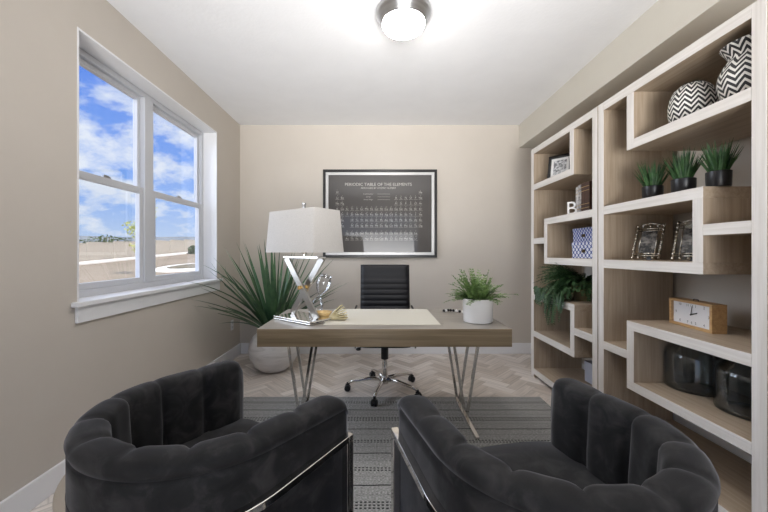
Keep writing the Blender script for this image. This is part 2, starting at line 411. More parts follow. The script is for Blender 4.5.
def crown(mb, c, rad, n, size, rnd, mi=0, sc=(1,1,1)):
    for _ in range(n):
        d = Vector((rnd.gauss(0,1), rnd.gauss(0,1), rnd.gauss(0,1))).normalized() * rad * rnd.uniform(.25,1)**.6
        p = Vector(c) + Vector((d.x*sc[0], d.y*sc[1], d.z*sc[2])); R = Euler((rnd.uniform(0,6),rnd.uniform(0,6),rnd.uniform(0,6))).to_matrix()
        s = size*rnd.uniform(.6,1.3)
        mb.quad([p + R @ Vector(q) for q in ((0,-s,0),(s*.45,0,s*.1),(0,s,0),(-s*.45,0,s*.1))], mi)
M_youngleaf = leafmat('young_leaves', (.38,.42,.10), (.55,.56,.2), 3)
M_shrub = leafmat('dark_shrub', (.05,.075,.03), (.12,.15,.06), 3)
M_bark = tex(mat('bark', (.16,.12,.08), .9), scale=(20,20,4), cols=((.3,(.11,.08,.055)),(.7,(.24,.19,.14))))
rt = random.Random(12)
TY = 21.5; TX = -15.0
tree = thing('young_tree', 'slender young tree with sparse pale green leaves, in front of the fence', 'tree', (TX, TY, GZ(TY)))
b = MB(); b.tube([(0,0,-.1),(.05,0,1.2),(0,0,2.4),(-.05,.05,3.6)], [.05,.04,.03,.012], 8)
brs = []
for k in range(16):
    a = rt.uniform(0,2*PI); z = rt.uniform(1.3,3.2); L = rt.uniform(.5,1.1)
    e = Vector((math.cos(a)*L*.75, math.sin(a)*L*.75, z+L*.9)); b.tube([(0,0,z),(e.x*.5,e.y*.5,z+L*.35),e], [.016,.011,.005], 5); brs.append(((0,0,z),e))
b.build('trunk', M_bark, tree, smooth=True)
lf = MB()
for a_, e in brs:
    for k in range(26):
        p = Vector(a_).lerp(e, rt.uniform(.2,1.1)); crown(lf, p, .2, 2, .075, rt)
lf.build('foliage', M_youngleaf, tree, recalc=False)
def shrub(c, rad, sc, n, label):
    t = thing('shrub', label, 'shrub', (c[0], c[1], GZ(c[1])))
    f = MB(); crown(f, (0,0,rad*sc[2]*.8), rad, n, .16, rt, sc=sc); f.build('foliage', M_shrub, t, recalc=False)
    s = MB(); [s.tube([(0,0,-.05),(math.cos(a)*.3,math.sin(a)*.3,rad)], .03, 6) for a in (0,1.3,2.6,3.9,5.2)]; s.build('stem', M_bark, t)
shrub((-32, 40.5), 2.3, (1.6,1,.6), 900, 'dark olive shrub peeping over the fence seen through the left sash')
shrub((-24.0, 44.6), .62, (1,1,1.0), 500, 'small dark shrub at the far end of the fence')

# ================================================================== CEILING LIGHT
cl = thing('ceiling_light', 'round flush ceiling light with brushed nickel rim and glowing white glass', 'ceiling light', (.171, 2.16, H))
MB().lathe([(0,-.001),(.172,-.001),(.176,-.006),(.176,-.022),(.168,-.035),(.150,-.062),(.143,-.078),(.139,-.082),(.130,-.082),(.125,-.07)], n=64).build('rim', M_nickel, cl, smooth='auto')
M_bulb = bpy.data.materials.new('glowing_glass'); M_bulb.use_nodes = True
bb = M_bulb.node_tree.nodes['Principled BSDF']; bb.inputs['Base Color'].default_value = (.9,.9,.9,1); bb.inputs['Emission Color'].default_value = (1,.97,.93,1); bb.inputs['Emission Strength'].default_value = 36.0
MB().lathe([(.134,-.078),(.134,-.088),(.126,-.104),(.105,-.118),(.07,-.129),(.035,-.134),(0,-.136)], n=64).build('glass_dome', M_bulb, cl, smooth=True)

# ================================================================== WALL FRAME (poster)
M_frameblk = mat('black_frame', (.012,.011,.011), .3)
M_silver = mat('silver_liner', (.62,.61,.60), .35, .3)
M_poster = tex(mat('poster_print', (.03,.026,.023), .5, Coat_Weight=1.0, Coat_Roughness=.01), scale=(2,2,2), cols=((.3,(.034,.028,.024)),(.7,(.046,.038,.033))))
M_letter = mat('poster_ink', (.42,.40,.36), .5, Coat_Weight=1.0, Coat_Roughness=.01)
fx0, fx1, fz0, fz1 = -.638, .722, 1.150, 2.200
pf = thing('poster_frame', 'large black framed periodic table poster under glass, behind the desk', 'framed poster', ((fx0+fx1)/2, YB, (fz0+fz1)/2))
W2, H2 = (fx1-fx0)/2, (fz1-fz0)/2
def rim(W, Hh, w_, y0, y1, name, m, parent, bevel=.003):
    b = MB(); b.bx(-W,W,y0,y1,Hh-w_,Hh); b.bx(-W,W,y0,y1,-Hh,-Hh+w_); b.bx(-W,-W+w_,y0,y1,-Hh+w_,Hh-w_); b.bx(W-w_,W,y0,y1,-Hh+w_,Hh-w_)
    return b.build(name, m, parent, bevel=bevel)
rim(W2, H2, .030, -.035, -.001, 'outer_frame', M_frameblk, pf)
rim(W2-.030, H2-.030, .034, -.022, -.001, 'mat_board', M_silver, pf)
iw, ih = W2-.064, H2-.064
MB().bx(-iw, iw, -.010, -.001, -ih, ih).build('print', M_poster, pf)
lt = MB(); RX = Matrix.Rotation(PI/2, 4, 'X')
def ptext(t, x, z, s): add_text(lt, t, s, Matrix.Translation((x, -.0108, z)) @ RX)
ptext('PERIODIC TABLE OF THE ELEMENTS', -.02, ih-.112, .050)
ptext('ARRANGED BY ATOMIC NUMBER', -.02, ih-.155, .028)
lt.build('title_lettering', M_letter, pf, recalc=False); lt = MB()
EL = "H He Li Be B C N O F Ne Na Mg Al Si P S Cl Ar K Ca Sc Ti V Cr Mn Fe Co Ni Cu Zn Ga Ge As Se Br Kr Rb Sr Y Zr Nb Mo Tc Ru Rh Pd Ag Cd In Sn Sb Te I Xe Cs Ba La Ce Pr Nd Pm Sm Eu Gd Tb Dy Ho Er Tm Yb Lu Hf Ta W Re Os Ir Pt Au Hg Tl Pb Bi Po At Rn Fr Ra Ac Th Pa U Np Pu Am Cm Bk Cf Es Fm Md No Lr Rf Db Sg Bh Hs Mt Ds Rg Cn Nh Fl Mc Lv Ts Og".split()
px_, pz_ = .0585, .0665
gx0, gz0 = -.530, ih-.205
def cell(n):
    if n == 1: return 0, 0
    if n == 2: return 17, 0
    if n <= 4: return n-3, 1
    if n <= 10: return n+7, 1
    if n <= 12: return n-11, 2
    if n <= 18: return n-1, 2
    if n <= 36: return n-19, 3
    if n <= 54: return n-37, 4
    if n <= 56: return n-55, 5
    if n <= 71: return n-57+2, 7.35
    if n <= 86: return n-72+3, 5
    if n <= 88: return n-87, 6
    if n <= 103: return n-89+2, 8.35
    return n-104+3, 6
for n_, e_ in enumerate(EL, 1):
    c_, r_ = cell(n_); x = gx0+c_*px_+.02; z = gz0-r_*pz_
    ptext(e_, x, z, .034); ptext(str(n_), x, z+.025, .013)
    lt.bx(x-.024, x+.024, -.0112, -.0100, z-.0205, z-.0185)
for k, s_ in enumerate(('Atomic Number', 'Symbol', 'Atomic Weight')):
    ptext(s_, -.14, gz0-.02-k*.034, .018); lt.bx(-.03, .12, -.0112, -.0100, gz0-.02-k*.034-.001, gz0-.02-k*.034+.001)
lt.build('element_grid', M_letter, pf, recalc=False)

# wall outlet
ot = thing('wall_outlet', 'white wall outlet low on the window wall behind the agave', 'outlet', (XL, 3.86, .39))
MB().bx(0, .006, -.035, .035, -.057, .057).build('cover_plate', M_white, ot, bevel=.002)
for z in (-.024, .024):
    s = MB(); s.bx(.006, .009, -.017, .017, z-.014, z+.014); s.build('socket', M_vinyl, ot, bevel=.002)

# ================================================================== RUG
M_rug = mat('woven_rug', (.3,.3,.3), .95, spec=.1); t = M_rug.node_tree; B = t.nodes['Principled BSDF']
c = N(t, 'ShaderNodeTexCoord'); sp_ = N(t, 'ShaderNodeSeparateXYZ'); t.links.new(c.outputs['Object'], sp_.inputs[0])
def mth(op, a=None, b=None, c_=None):
    n = N(t, 'ShaderNodeMath', operation=op)
    for i, v in enumerate((a, b, c_)):
        if v is None: continue
        if isinstance(v, (int, float)): n.inputs[i].default_value = v
        else: t.links.new(v, n.inputs[i])
    return n.outputs[0]
wob = N(t, 'ShaderNodeTexNoise', i={'Scale': 5.0, 'Detail': 2.0}); t.links.new(c.outputs['Object'], wob.inputs['Vector'])
yy = mth('ADD', sp_.outputs['Y'], mth('MULTIPLY', mth('SUBTRACT', wob.outputs[0], .5), .012))
def line(off, period, hw):      # 1 on a stripe
    m_ = mth('SUBTRACT', mth('PINGPONG', mth('ADD', yy, off), period/2), 0.0)
    return mth('LESS_THAN', m_, hw)
dash = mth('GREATER_THAN', mth('SINE', mth('MULTIPLY', sp_.outputs['X'], 300.0)), -.25)
dots = mth('MULTIPLY', mth('MAXIMUM', line(.0, .28, .0046), line(.020, .28, .0046)), dash)
dots2 = mth('MULTIPLY', line(-.020, .84, .0046), dash)
solid = line(.14, .28, .0042)
thin = mth('MULTIPLY', line(.07, .14, .0022), .35)
st = mth('MAXIMUM', mth('MAXIMUM', dots, dots2), mth('MAXIMUM', solid, thin))
wv = N(t, 'ShaderNodeMapping'); wv.inputs['Scale'].default_value = (90, 260, 90); t.links.new(c.outputs['Object'], wv.inputs[0])
wn = N(t, 'ShaderNodeTexNoise', i={'Scale': 1.0, 'Detail': 3.0}); t.links.new(wv.outputs[0], wn.inputs['Vector'])
rc = ramp(t, [(.35,(.17,.167,.163)),(.5,(.31,.305,.295)),(.66,(.48,.475,.46))]); t.links.new(wn.outputs[0], rc.inputs[0])
mxr = N(t, 'ShaderNodeMixRGB'); mxr.inputs['Color2'].default_value = (.02,.02,.021,1); t.links.new(rc.outputs[0], mxr.inputs['Color1']); t.links.new(st, mxr.inputs[0])
t.links.new(mxr.outputs[0], B.inputs['Base Color'])
bp = N(t, 'ShaderNodeBump', i={'Strength': .6, 'Distance': .004}); t.links.new(wn.outputs[0], bp.inputs['Height']); t.links.new(bp.outputs[0], B.inputs['Normal'])
rg = MB(); rg.bx(-1.23, 1.23, -1.22, 1.22, 0, .010)
ro = rg.build('area_rug', M_rug, None, bevel=.004, loc=(.13, 1.62, .0005)); tag(ro, 'flat woven grey rug with rows of black stitching under desk and chairs', 'rug')
RZ = .0105

# ================================================================== BOOKSHELVES
BX0, BX1 = 1.523, 1.99; TH = .055
def shelf_part(root, name, y0, y1, z0, z1, vert=False, x0=BX0, x1=BX1, label=None):
    b = MB(); b.bx(x0, x1, y0, y1, z0, z1)
    for f in b.bm.faces:
        f.normal_update()
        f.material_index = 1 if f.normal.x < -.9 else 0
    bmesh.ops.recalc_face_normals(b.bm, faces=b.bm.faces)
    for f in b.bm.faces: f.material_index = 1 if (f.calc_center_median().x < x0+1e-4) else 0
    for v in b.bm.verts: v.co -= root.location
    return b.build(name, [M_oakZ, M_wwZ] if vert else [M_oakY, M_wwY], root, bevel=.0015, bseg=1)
def unit(label, y0, y1, loc):
    t = thing('bookshelf', label, 'bookshelf', loc)
    shelf_part(t, 'side_panel', y0, y0+TH, 0, 2.22, True); shelf_part(t, 'side_panel', y1-TH, y1, 0, 2.22, True)
    shelf_part(t, 'top_panel', y0+TH, y1-TH, 2.165, 2.22); shelf_part(t, 'bottom_panel', y0+TH, y1-TH, .035, .09)
    return t
# far unit
LA, LB = 2.353, 3.36
u1 = unit('whitewashed open bookshelf nearer the back wall, holding books, boxes and fern', LA, LB, (BX0, (LA+LB)/2, 0))
a0, b0 = LA+TH, LB-TH
shelf_part(u1, 'divider', 2.634, 2.689, 1.815, 2.165, True)
shelf_part(u1, 'shelf', 2.689, b0, 1.815, 1.87)
shelf_part(u1, 'shelf', a0, 3.10, 1.462, 1.517)
shelf_part(u1, 'divider', 3.045, 3.10, 1.165, 1.462, True)
shelf_part(u1, 'shelf', a0, 3.10, 1.110, 1.165)
shelf_part(u1, 'shelf', 3.10, b0, 1.293, 1.348)
shelf_part(u1, 'shelf', 2.627, b0, .755, .810)
shelf_part(u1, 'divider', 2.627, 2.682, .455, .755, True)
shelf_part(u1, 'shelf', a0, 2.627, .575, .630)
shelf_part(u1, 'shelf', 2.627, b0, .400, .455)
# near unit
RA, RB = 1.331, 2.343
u2 = unit('whitewashed open bookshelf nearest the viewer, holding vases, clock and jars', RA, RB, (BX0, (RA+RB)/2, 0))
a1, b1 = RA+TH, RB-TH
shelf_part(u2, 'divider', 2.020, 2.077, 1.830, 2.165, True)
shelf_part(u2, 'shelf', a1, 2.020, 1.830, 1.885)
shelf_part(u2, 'shelf', 1.5915, b1, 1.465, 1.520)
shelf_part(u2, 'divider', 1.5915, 1.645, 1.163, 1.465, True)
shelf_part(u2, 'shelf', 1.5915, b1, 1.108, 1.163)
shelf_part(u2, 'shelf', a1, 1.5915, 1.290, 1.342)
shelf_part(u2, 'shelf', 2.077, b1, .565, .617)
shelf_part(u2, 'shelf', a1, 2.077, .745, .798)
shelf_part(u2, 'divider', 2.020, 2.077, .440, .745, True)
shelf_part(u2, 'shelf', a1, 2.077, .388, .440)

# ================================================================== DESK
dk = thing('desk', 'oak desk with thick grey-brown top on crossed chrome legs', 'desk', (.0475, 2.365, RZ))
DZ = .76
top = MB(); top.bx(-.7525, .7525, -.355, .355, .654-RZ, DZ-RZ)
bmesh.ops.recalc_face_normals(top.bm, faces=top.bm.faces)
for f in top.bm.faces: f.material_index = 1 if f.calc_center_median().z > DZ-RZ-.001 else 0
top.build('desktop', [M_desk, M_desktop], dk, bevel=.002)
for sx in (-1, 1):
    cx = .597*sx
    for yy_ in (.092, .325):
        for d in (-1, 1):
            b = MB(); b.bar((cx+d*.004, yy_, .012), (cx+d*.104, yy_, .654-RZ), .020, .020, (1,0,0)); b.build('leg', M_chrome, dk, bevel=.002)
        b = MB(); b.bx(cx-.13, cx+.13, yy_-.014, yy_+.014, .654-RZ-.006, .654-RZ); b.build('mounting_plate', M_chrome, dk)
    b = MB(); b.bx(cx-.013, cx+.013, -.19, .345, 0, .024); b.build('foot_rail', M_chrome, dk, bevel=.003)
bl = MB(); bl.bx(-.33, .40, 2.12, 2.705, DZ, DZ+.003)
o = bl.build('desk_mat', M_mat_cream, None, bevel=.001); tag(o, 'cream rectangular leather desk mat lying on the desk', 'desk mat')

# ---- lamp
LC = Vector((-.485, 2.285, DZ)); ua = math.atan2(.6, -.8)
lamp = thing('table_lamp', 'table lamp with white rectangular shade on crossed chrome strips', 'lamp', LC, ua)
bs = MB(); bs.bx(-.18, .18, -.11, .11, .004, .010); bs.bx(-.17,.17,-.10,.10,0,.005,1); bs.bx(-.18, .18, -.11, .11, .014, .024); bs.bx(-.168, .168, -.10, .10, .009, .015, 1)
bs.build('base', [M_chrome, mat('navy_edge', (.02,.025,.08), .3)], lamp, bevel=.0015)
M_satin = mat('satin_chrome', (.40,.385,.36), .3, 1)
for s_, v in ((1, .024), (-1, -.024)):
    b = MB(); b.bar((-.150*s_, v, .024), (.150*s_, v, .415), .046, .016, (1,0,0)); b.build('strut', M_satin, lamp, bevel=.0015)
b = MB(); b.bx(-.17, .17, -.038, .038, .413, .425); b.build('top_plate', M_chrome, lamp, bevel=.002)
b = MB(); b.lathe([(0,-.045),(.013,-.045),(.013,.045),(0,.045)], (0,0,.219), 20, rot=Matrix.Rotation(PI/2, 3, 'X')); b.build('joint_pin', mat('brass', (.75,.48,.18), .2, 1), lamp, smooth='auto')
b = MB(); b.tube([(0,0,.425),(0,0,.755)], .008, 12); b.lathe([(0,.44),(.02,.44),(.02,.50),(0,.50)], n=16); b.build('stem', M_chrome, lamp)
b = MB(); b.lathe([(0,.745),(.011,.745),(.011,.765),(.013,.768),(.013,.782),(0,.784)], n=16); b.build('finial', M_nickel, lamp, smooth='auto')
M_shade = tex(mat('linen_shade', (.80,.79,.78), .9, spec=.1), scale=(260,260,260), cols=((.3,(.40,.38,.36)),(.7,(.50,.48,.455))), bump=.25, detail=2)
sh = MB(); zb, zt = 1.211-DZ, 1.487-DZ
hb, vb, ht, vt = .24, .137, .222, .118
def ring(h, v, z, r=.012):
    pts = []
    for sx, sy, a in ((1,1,0),(-1,1,PI/2),(-1,-1,PI),(1,-1,1.5*PI)):
        for k in range(4):
            q = a + k*PI/6; pts.append((sx*(h-r)+r*math.cos(q), sy*(v-r)+r*math.sin(q), z))
    return pts
layers = [ring(hb,vb,zb), ring(ht,vt,zt), ring(ht-.003,vt-.003,zt), ring(hb-.003,vb-.003,zb)]
vv = [[sh.bm.verts.new(p) for p in L] for L in layers]
for i in range(4):
    A, B_ = vv[i], vv[(i+1)%4]
    for k in range(16): sh.bm.faces.new((A[k], A[(k+1)%16], B_[(k+1)%16], B_[k]))
so = sh.build('lamp_shade', M_shade, lamp, smooth='auto')
sp2 = MB(); sp2.tube([(-ht+.004,0,zt-.012),(ht-.004,0,zt-.012)], .003, 6); sp2.tube([(0,-vt+.004,zt-.012),(0,vt-.004,zt-.012)], .003, 6); sp2.build('spider', M_nickel, lamp)

# ---- crystal hourglass, gold dish, wedge
hgx = thing('hourglass', 'clear glass hourglass leaning behind the lamp on the desk', 'hourglass', (-.445, 2.43, DZ))
R_ = Matrix.Rotation(math.radians(17), 3, 'Y')
hp = [(.038,.0),(.046,.012),(.05,.05),(.040,.09),(.018,.122),(.009,.138),(.018,.154),(.040,.186),(.052,.225),(.048,.262),(.040,.276)]
b = MB(); b.lathe(hp, (0,0,.012), 28, rot=R_); b.build('glass_bulbs', M_crystal, hgx, smooth=True)
b = MB(); b.lathe([(0,0),(.05,0),(.052,.006),(.048,.012),(0,.012)], (0,0,0), 28); b.build('glass_foot', M_crystal, hgx, smooth='auto')
b = MB(); b.lathe([(0,0),(.042,0),(.042,.014),(0,.014)], R_ @ Vector((0,0,.288)) , 28, rot=R_); b.build('glass_cap', M_crystal, hgx, smooth='auto')
M_gold = tex(mat('gold_leaf_dish', (.62,.42,.17), .35, .3), scale=(20,20,20), cols=((.35,(.5,.32,.12)),(.65,(.72,.52,.24))))
b = MB(); b.lathe([(0,0),(.03,0),(.035,.004),(.056,.030),(.062,.046),(.058,.046),(.05,.03),(.03,.010),(0,.008)], n=32)
o = b.build('trinket_dish', M_gold, None, smooth=True, loc=(-.368, 2.34, DZ+.0)); tag(o, 'small gold dish on the desk just right of the lamp base', 'dish')
# open fan of pale wood: wedge of thin leaves
M_pale = tex(mat('pale_yellow_wood', (.66,.56,.30), .5), scale=(10,60,60), cols=((.35,(.60,.50,.25)),(.65,(.74,.66,.42))))
b = MB()
for k in range(6):
    a = math.radians(3+k*8.5); L = .125; R2 = Matrix.Rotation(-a, 3, 'Y')
    b.box(R2 @ Vector((L/2,0,0)) + Vector((-.045,0,.008)), (L, .055, .007), R2)
b.bx(-.047,-.035,-.0275,.0275,0,.012)
o = b.build('wooden_fan_block', M_pale, None, bevel=.001, loc=(-.275, 2.27, DZ+.003)); o.rotation_euler = (0,0,math.radians(-12))
tag(o, 'pale yellow fanned wooden block on the desk mat beside the gold dish', 'ornament')

# ---- bead strand
M_bw = mat('dark_bead', (.015,.014,.014), .25)
bd = thing('bead_strand', 'short strand of black and white beads behind the white plant pot', 'beads', (.585, 2.55, DZ))
for k in range(9):
    a = k/8; x = -.075+.15*a; y = .035*math.sin(a*PI*1.4)+.03*(1-a)
    MB().ball((x, y, .0105), .0105, 14).build('bead', M_bw if k % 2 == 0 or k == 3 else M_ceramic, bd, smooth=True)

# ---- potted plants
def leaf_strip(mb, p0, d0, length, width, droop, n=8, mi=0, fold=.25, shape=None, twist=0):
    """arching strap leaf as a folded ribbon"""
    p = Vector(p0); d = Vector(d0).normalized(); rows = []
    for i in range(n+1):
        t_ = i/n
        wd = width*(shape(t_) if shape else (math.sin(PI*min(1, .18+t_*.82)))**.8)
        sd = d.cross(Vector((0,0,1)))
        sd = sd.normalized() if sd.length > 1e-3 else Vector((1,0,0))
        if twist: sd = Matrix.Rotation(twist, 3, d) @ sd
        up = sd.cross(d).normalized()
        rows.append([mb.bm.verts.new(p - sd*wd/2 + up*wd*fold), mb.bm.verts.new(p), mb.bm.verts.new(p + sd*wd/2 + up*wd*fold)])
        p = p + d*(length/n); d = (d + Vector((0,0,-droop/n))).normalized()
    for i in range(n):
        for k in range(2):
            f = mb.bm.faces.new((rows[i][k], rows[i][k+1], rows[i+1][k+1], rows[i+1][k])); f.material_index = mi; f.smooth = True

# agave-like plant in marble bowl
M_marble = tex(mat('white_marble_bowl', (.7,.68,.66), .3), scale=(2.5,2.5,14), cols=((.3,(.42,.40,.38)),(.45,(.62,.60,.58)),(.7,(.72,.70,.68))), detail=8, dist=1.5)
M_agave = leafmat('agave_leaf', (.035,.085,.045), (.10,.19,.085), 5, .4)
ag = thing('potted_agave', 'tall spiky green plant in a round marbled bowl by the window wall', 'potted plant', (-1.06, 3.52, 0))
MB().lathe([(0,0),(.09,0),(.13,.012),(.19,.06),(.235,.14),(.25,.215),(.24,.29),(.205,.355),(.17,.385),(.155,.385),(.17,.355),(.15,.34)], n=56).build('bowl', M_marble, ag, smooth=True)
MB().lathe([(0,.352),(.172,.345)], n=40).build('soil', M_soil, ag)
lf = MB(); ra = random.Random(21)
for k in range(64):
    a = 2*PI*k*.381966 + ra.uniform(-.15,.15); el = math.radians(86 - 56*(k/64)**.8 + ra.uniform(-5,5))
    L = ra.uniform(.80,1.08) * (1.0 if k < 50 else .86); 
    dx, dy = math.cos(a), math.sin(a)
    # keep clear of the window wall and back wall
    px = -1.06 + dx*math.cos(el)*L*1.0; py = 3.52+dy*math.cos(el)*L
    if px < XL+.06: L *= max(.35, (-1.06-XL-.06)/(1.06 and abs(dx*math.cos(el)*L)+1e-6))
    py = 3.52+dy*math.cos(el)*L
    if py > YB-.06: L *= max(.35, (YB-.06-3.52)/(abs(dy*math.cos(el)*L)+1e-6))
    leaf_strip(lf, (dx*.03, dy*.03, .35), (dx*math.cos(el), dy*math.cos(el), math.sin(el)), L, .052, .55*(k/64)+.12, 10,
               shape=lambda t: min(1, .45+t*2)*(1-t**2.2)+.01)
# a few long leaves arching toward the room and over the sill corner
for (tx, ty, tz, L, dr) in ((-.50,-.66,1.05,1.12,.85),(-.42,-.60,1.25,1.08,.85),(-.46,-.75,.7,1.0,.45),(.55,-.35,.72,.86,.55),(.6,-.15,.55,.82,.35),(.35,-.55,.9,.85,.6)):
    leaf_strip(lf, (0,0,.36), (tx,ty,tz), L, .05, dr, 12, shape=lambda t: min(1,.45+t*2)*(1-t**2.2)+.01)
for v in lf.bm.verts: v.co.x = max(v.co.x, XL+.046+1.06); v.co.y = min(v.co.y, YB-.02-3.52)
lf.build('foliage', M_agave, ag, recalc=False)

# leafy plant on the desk
M_fern = leafmat('bright_leaf', (.06,.12,.03), (.20,.30,.10), 30)
dp = thing('potted_fern', 'feathery green plant in a white cylinder pot on the desk', 'potted plant', (.664, 2.235, DZ))
MB().lathe([(0,0),(.088,0),(.092,.004),(.096,.140),(.098,.143),(.098,.152),(.090,.152),(.089,.135),(.088,.125)], n=48).build('pot', M_ceramic, dp, smooth='auto')
MB().lathe([(0,.134),(.0895,.130)], n=32).build('soil', M_soil, dp)
lf = MB(); ra = random.Random(4)
def frond(mb, p0, d0, L, droop, nl, ls, r, mi=0, lw=.35):
    p = Vector(p0); d = Vector(d0).normalized(); n = nl; prev = p
    pts = [p.copy()]
    for i in range(n):
        p = p + d*(L/n); d = (d+Vector((0,0,-droop/n))).normalized(); pts.append(p.copy())
        sd = d.cross(Vector((0,0,1))); sd = sd.normalized() if sd.length > 1e-3 else Vector((1,0,0))
        for s_ in (-1, 1):
            q = (sd*s_ + d*r.uniform(.4,1.0) + Vector((0,0,r.uniform(-.2,.5)))).normalized(); l = ls*r.uniform(.7,1.2)*(1.05-.6*i/n)
            nrm = q.cross(d).normalized()*l*lw*.5 if q.cross(d).length > 1e-4 else sd*l*.2
            nn = nrm.cross(q).normalized()*l*lw*.5
            f = mb.quad([p, p+q*l*.5+nn, p+q*l, p+q*l*.5-nn], mi)
    mb.tube(pts[::2]+[pts[-1]], .0012, 4, mi, cap=False)
for k in range(110):
    a = ra.uniform(0,2*PI); el = math.radians(ra.uniform(10,88)); r0 = ra.uniform(0,.06)
    frond(lf, (math.cos(a)*r0, math.sin(a)*r0, .135), (math.cos(a)*math.cos(el), math.sin(a)*math.cos(el), math.sin(el)+.12), ra.uniform(.10,.215), .75, 10, .036, ra, lw=.55)
lf.build('foliage', M_fern, dp, recalc=False)

# trailing fern on the far bookshelf
M_trail = leafmat('trailing_leaf', (.018,.05,.018), (.06,.125,.045), 25)
tp = thing('trailing_fern', 'bushy green fern spilling over the shelf edge from a tan pot', 'potted plant', (1.735, 2.87, .81))
MB().lathe([(0,0),(.062,0),(.066,.006),(.082,.13),(.086,.133),(.086,.15),(.078,.15),(.076,.13)], n=36).build('pot', mat('tan_pot', (.20,.16,.085), .6), tp, smooth='auto')
MB().lathe([(0,.132),(.077,.130)], n=24).build('soil', M_soil, tp)
lf = MB(); ra = random.Random(9)
for k in range(300):
    a = ra.uniform(0, 2*PI); 
    if ra.random() < .6: a = ra.uniform(PI*.5, PI*1.12)
    dx, dy = math.cos(a), math.sin(a); L = ra.uniform(.16,.36)
    if dx > .3: L = min(L, .2)
    if dy < -.3: L = min(L, .22)
    el = math.radians(ra.uniform(5,60))
    frond(lf, (dx*.04, dy*.04, .135), (dx*math.cos(el), dy*math.cos(el), math.sin(el)), L, ra.uniform(.8,1.9), 14, .030, ra, lw=.8)
for k in range(44):      # strands hanging in front of the shelf edge
    y = ra.uniform(-.16,.32); L = ra.uniform(.2,.38) if -.1 < y < .12 else ra.uniform(.08,.22)
    frond(lf, (-.16+ra.uniform(-.02,.05), y*.7, .12-ra.uniform(0,.05)), (-1, (y-.08)*1.2, .1), L*.5, 4.0, 8, .024, ra, lw=.75)
    frond(lf, (-.225-ra.uniform(.0,.05), y, .10-ra.uniform(.0,.06)), (-.15, ra.uniform(-.2,.2), -1), L*.75, .3, 14, .022, ra, lw=.75)
lf.build('foliage', M_trail, tp, recalc=False)

# three small grasses
M_grass = leafmat('dark_succulent', (.016,.055,.018), (.055,.13,.04), 40)
gp0 = thing('potted_grass', 'spiky green succulent in black pot, farthest of three on the shelf', 'potted plant', (1.62, 2.0, 1.52), 0, 'small succulents in black pots on the shelf')
MB().lathe([(0,0),(.047,0),(.050,.004),(.052,.076),(.049,.078),(.047,.070),(0,.068)], n=32).build('pot', mat('black_pot', (.012,.012,.014), .3), gp0, smooth='auto')
lf = MB(); ra = random.Random(2)
for k in range(80):
    a = ra.uniform(0,2*PI); r0 = .038*ra.random()**.5; el = math.radians(ra.uniform(58,88))
    leaf_strip(lf, (math.cos(a)*r0, math.sin(a)*r0, .068), (math.cos(a)*math.cos(el), math.sin(a)*math.cos(el), math.sin(el)), ra.uniform(.10,.175), .013, .1, 5, shape=lambda t: (1-t**1.6)+.02, fold=.5)
lf.build('foliage', M_grass, gp0, recalc=False)
dup(gp0, (1.62, 1.80, 1.52), 1.3, 'spiky green succulent in black pot, middle of three on the shelf')
dup(gp0, (1.62, 1.615, 1.52), 2.9, 'spiky green succulent in black pot, nearest of three on the shelf', (.9,.9,.95))

# ================================================================== SHELF OBJECTS
# herringbone patterned vases (pattern through cylinder coordinates)
M_zig = mat('black_white_chevron', (.8,.8,.78), .5); t = M_zig.node_tree; B = t.nodes['Principled BSDF']
c = N(t, 'ShaderNodeTexCoord'); sp_ = N(t, 'ShaderNodeSeparateXYZ'); t.links.new(c.outputs['Object'], sp_.inputs[0])
ang = mth('ARCTAN2', sp_.outputs['Y'], sp_.outputs['X'])
tri = mth('MULTIPLY', mth('PINGPONG', mth('MULTIPLY', ang, 12/(2*PI)), .5), .062)
vv_ = mth('ADD', sp_.outputs['Z'], tri)
sg = mth('GREATER_THAN', mth('SINE', mth('MULTIPLY', vv_, 2*PI/.027)), .15)
cm = ramp(t, [(0,(.012,.012,.013)),(1,(.74,.72,.68))]); t.links.new(sg, cm.inputs[0]); t.links.new(cm.outputs[0], B.inputs['Base Color'])
t_black = mat('vase_inside', (.01,.01,.01), .7)
v1 = thing('round_vase', 'squat black and white chevron basket vase on the top shelf', 'vase', (1.635, 1.765, 1.885))
v1.scale = (.92,.92,.97)
MB().lathe([(0,.0),(.088,0),(.098,.01),(.107,.05),(.108,.09),(.100,.135),(.083,.172),(.062,.192),(.055,.196),(.050,.19)], n=72).build('body', M_zig, v1, smooth=True)
MB().lathe([(0,.186),(.050,.188),(.056,.198),(.050,.202),(0,.203)], n=40).build('lid', t_black, v1, smooth=True)
v2 = thing('tall_vase', 'tall black and white chevron vase with flared neck beside the squat one', 'vase', (1.655, 1.498, 1.885))
MB().lathe([(0,0),(.085,0),(.095,.008),(.110,.05),(.117,.09),(.112,.125),(.094,.165),(.078,.188),(.079,.2),(.098,.232),(.106,.245),(.100,.245),(.074,.205),(.072,.19)], n=72).build('body', M_zig, v2, smooth=True)
MB().lathe([(0,.20),(.074,.203)], n=40).build('mouth', t_black, v2)

# clock
ck = thing('shelf_clock', 'light wood rectangular mantel clock with white face on the shelf', 'clock', (1.750, 1.868, .798), math.atan2(-.281, -.027))
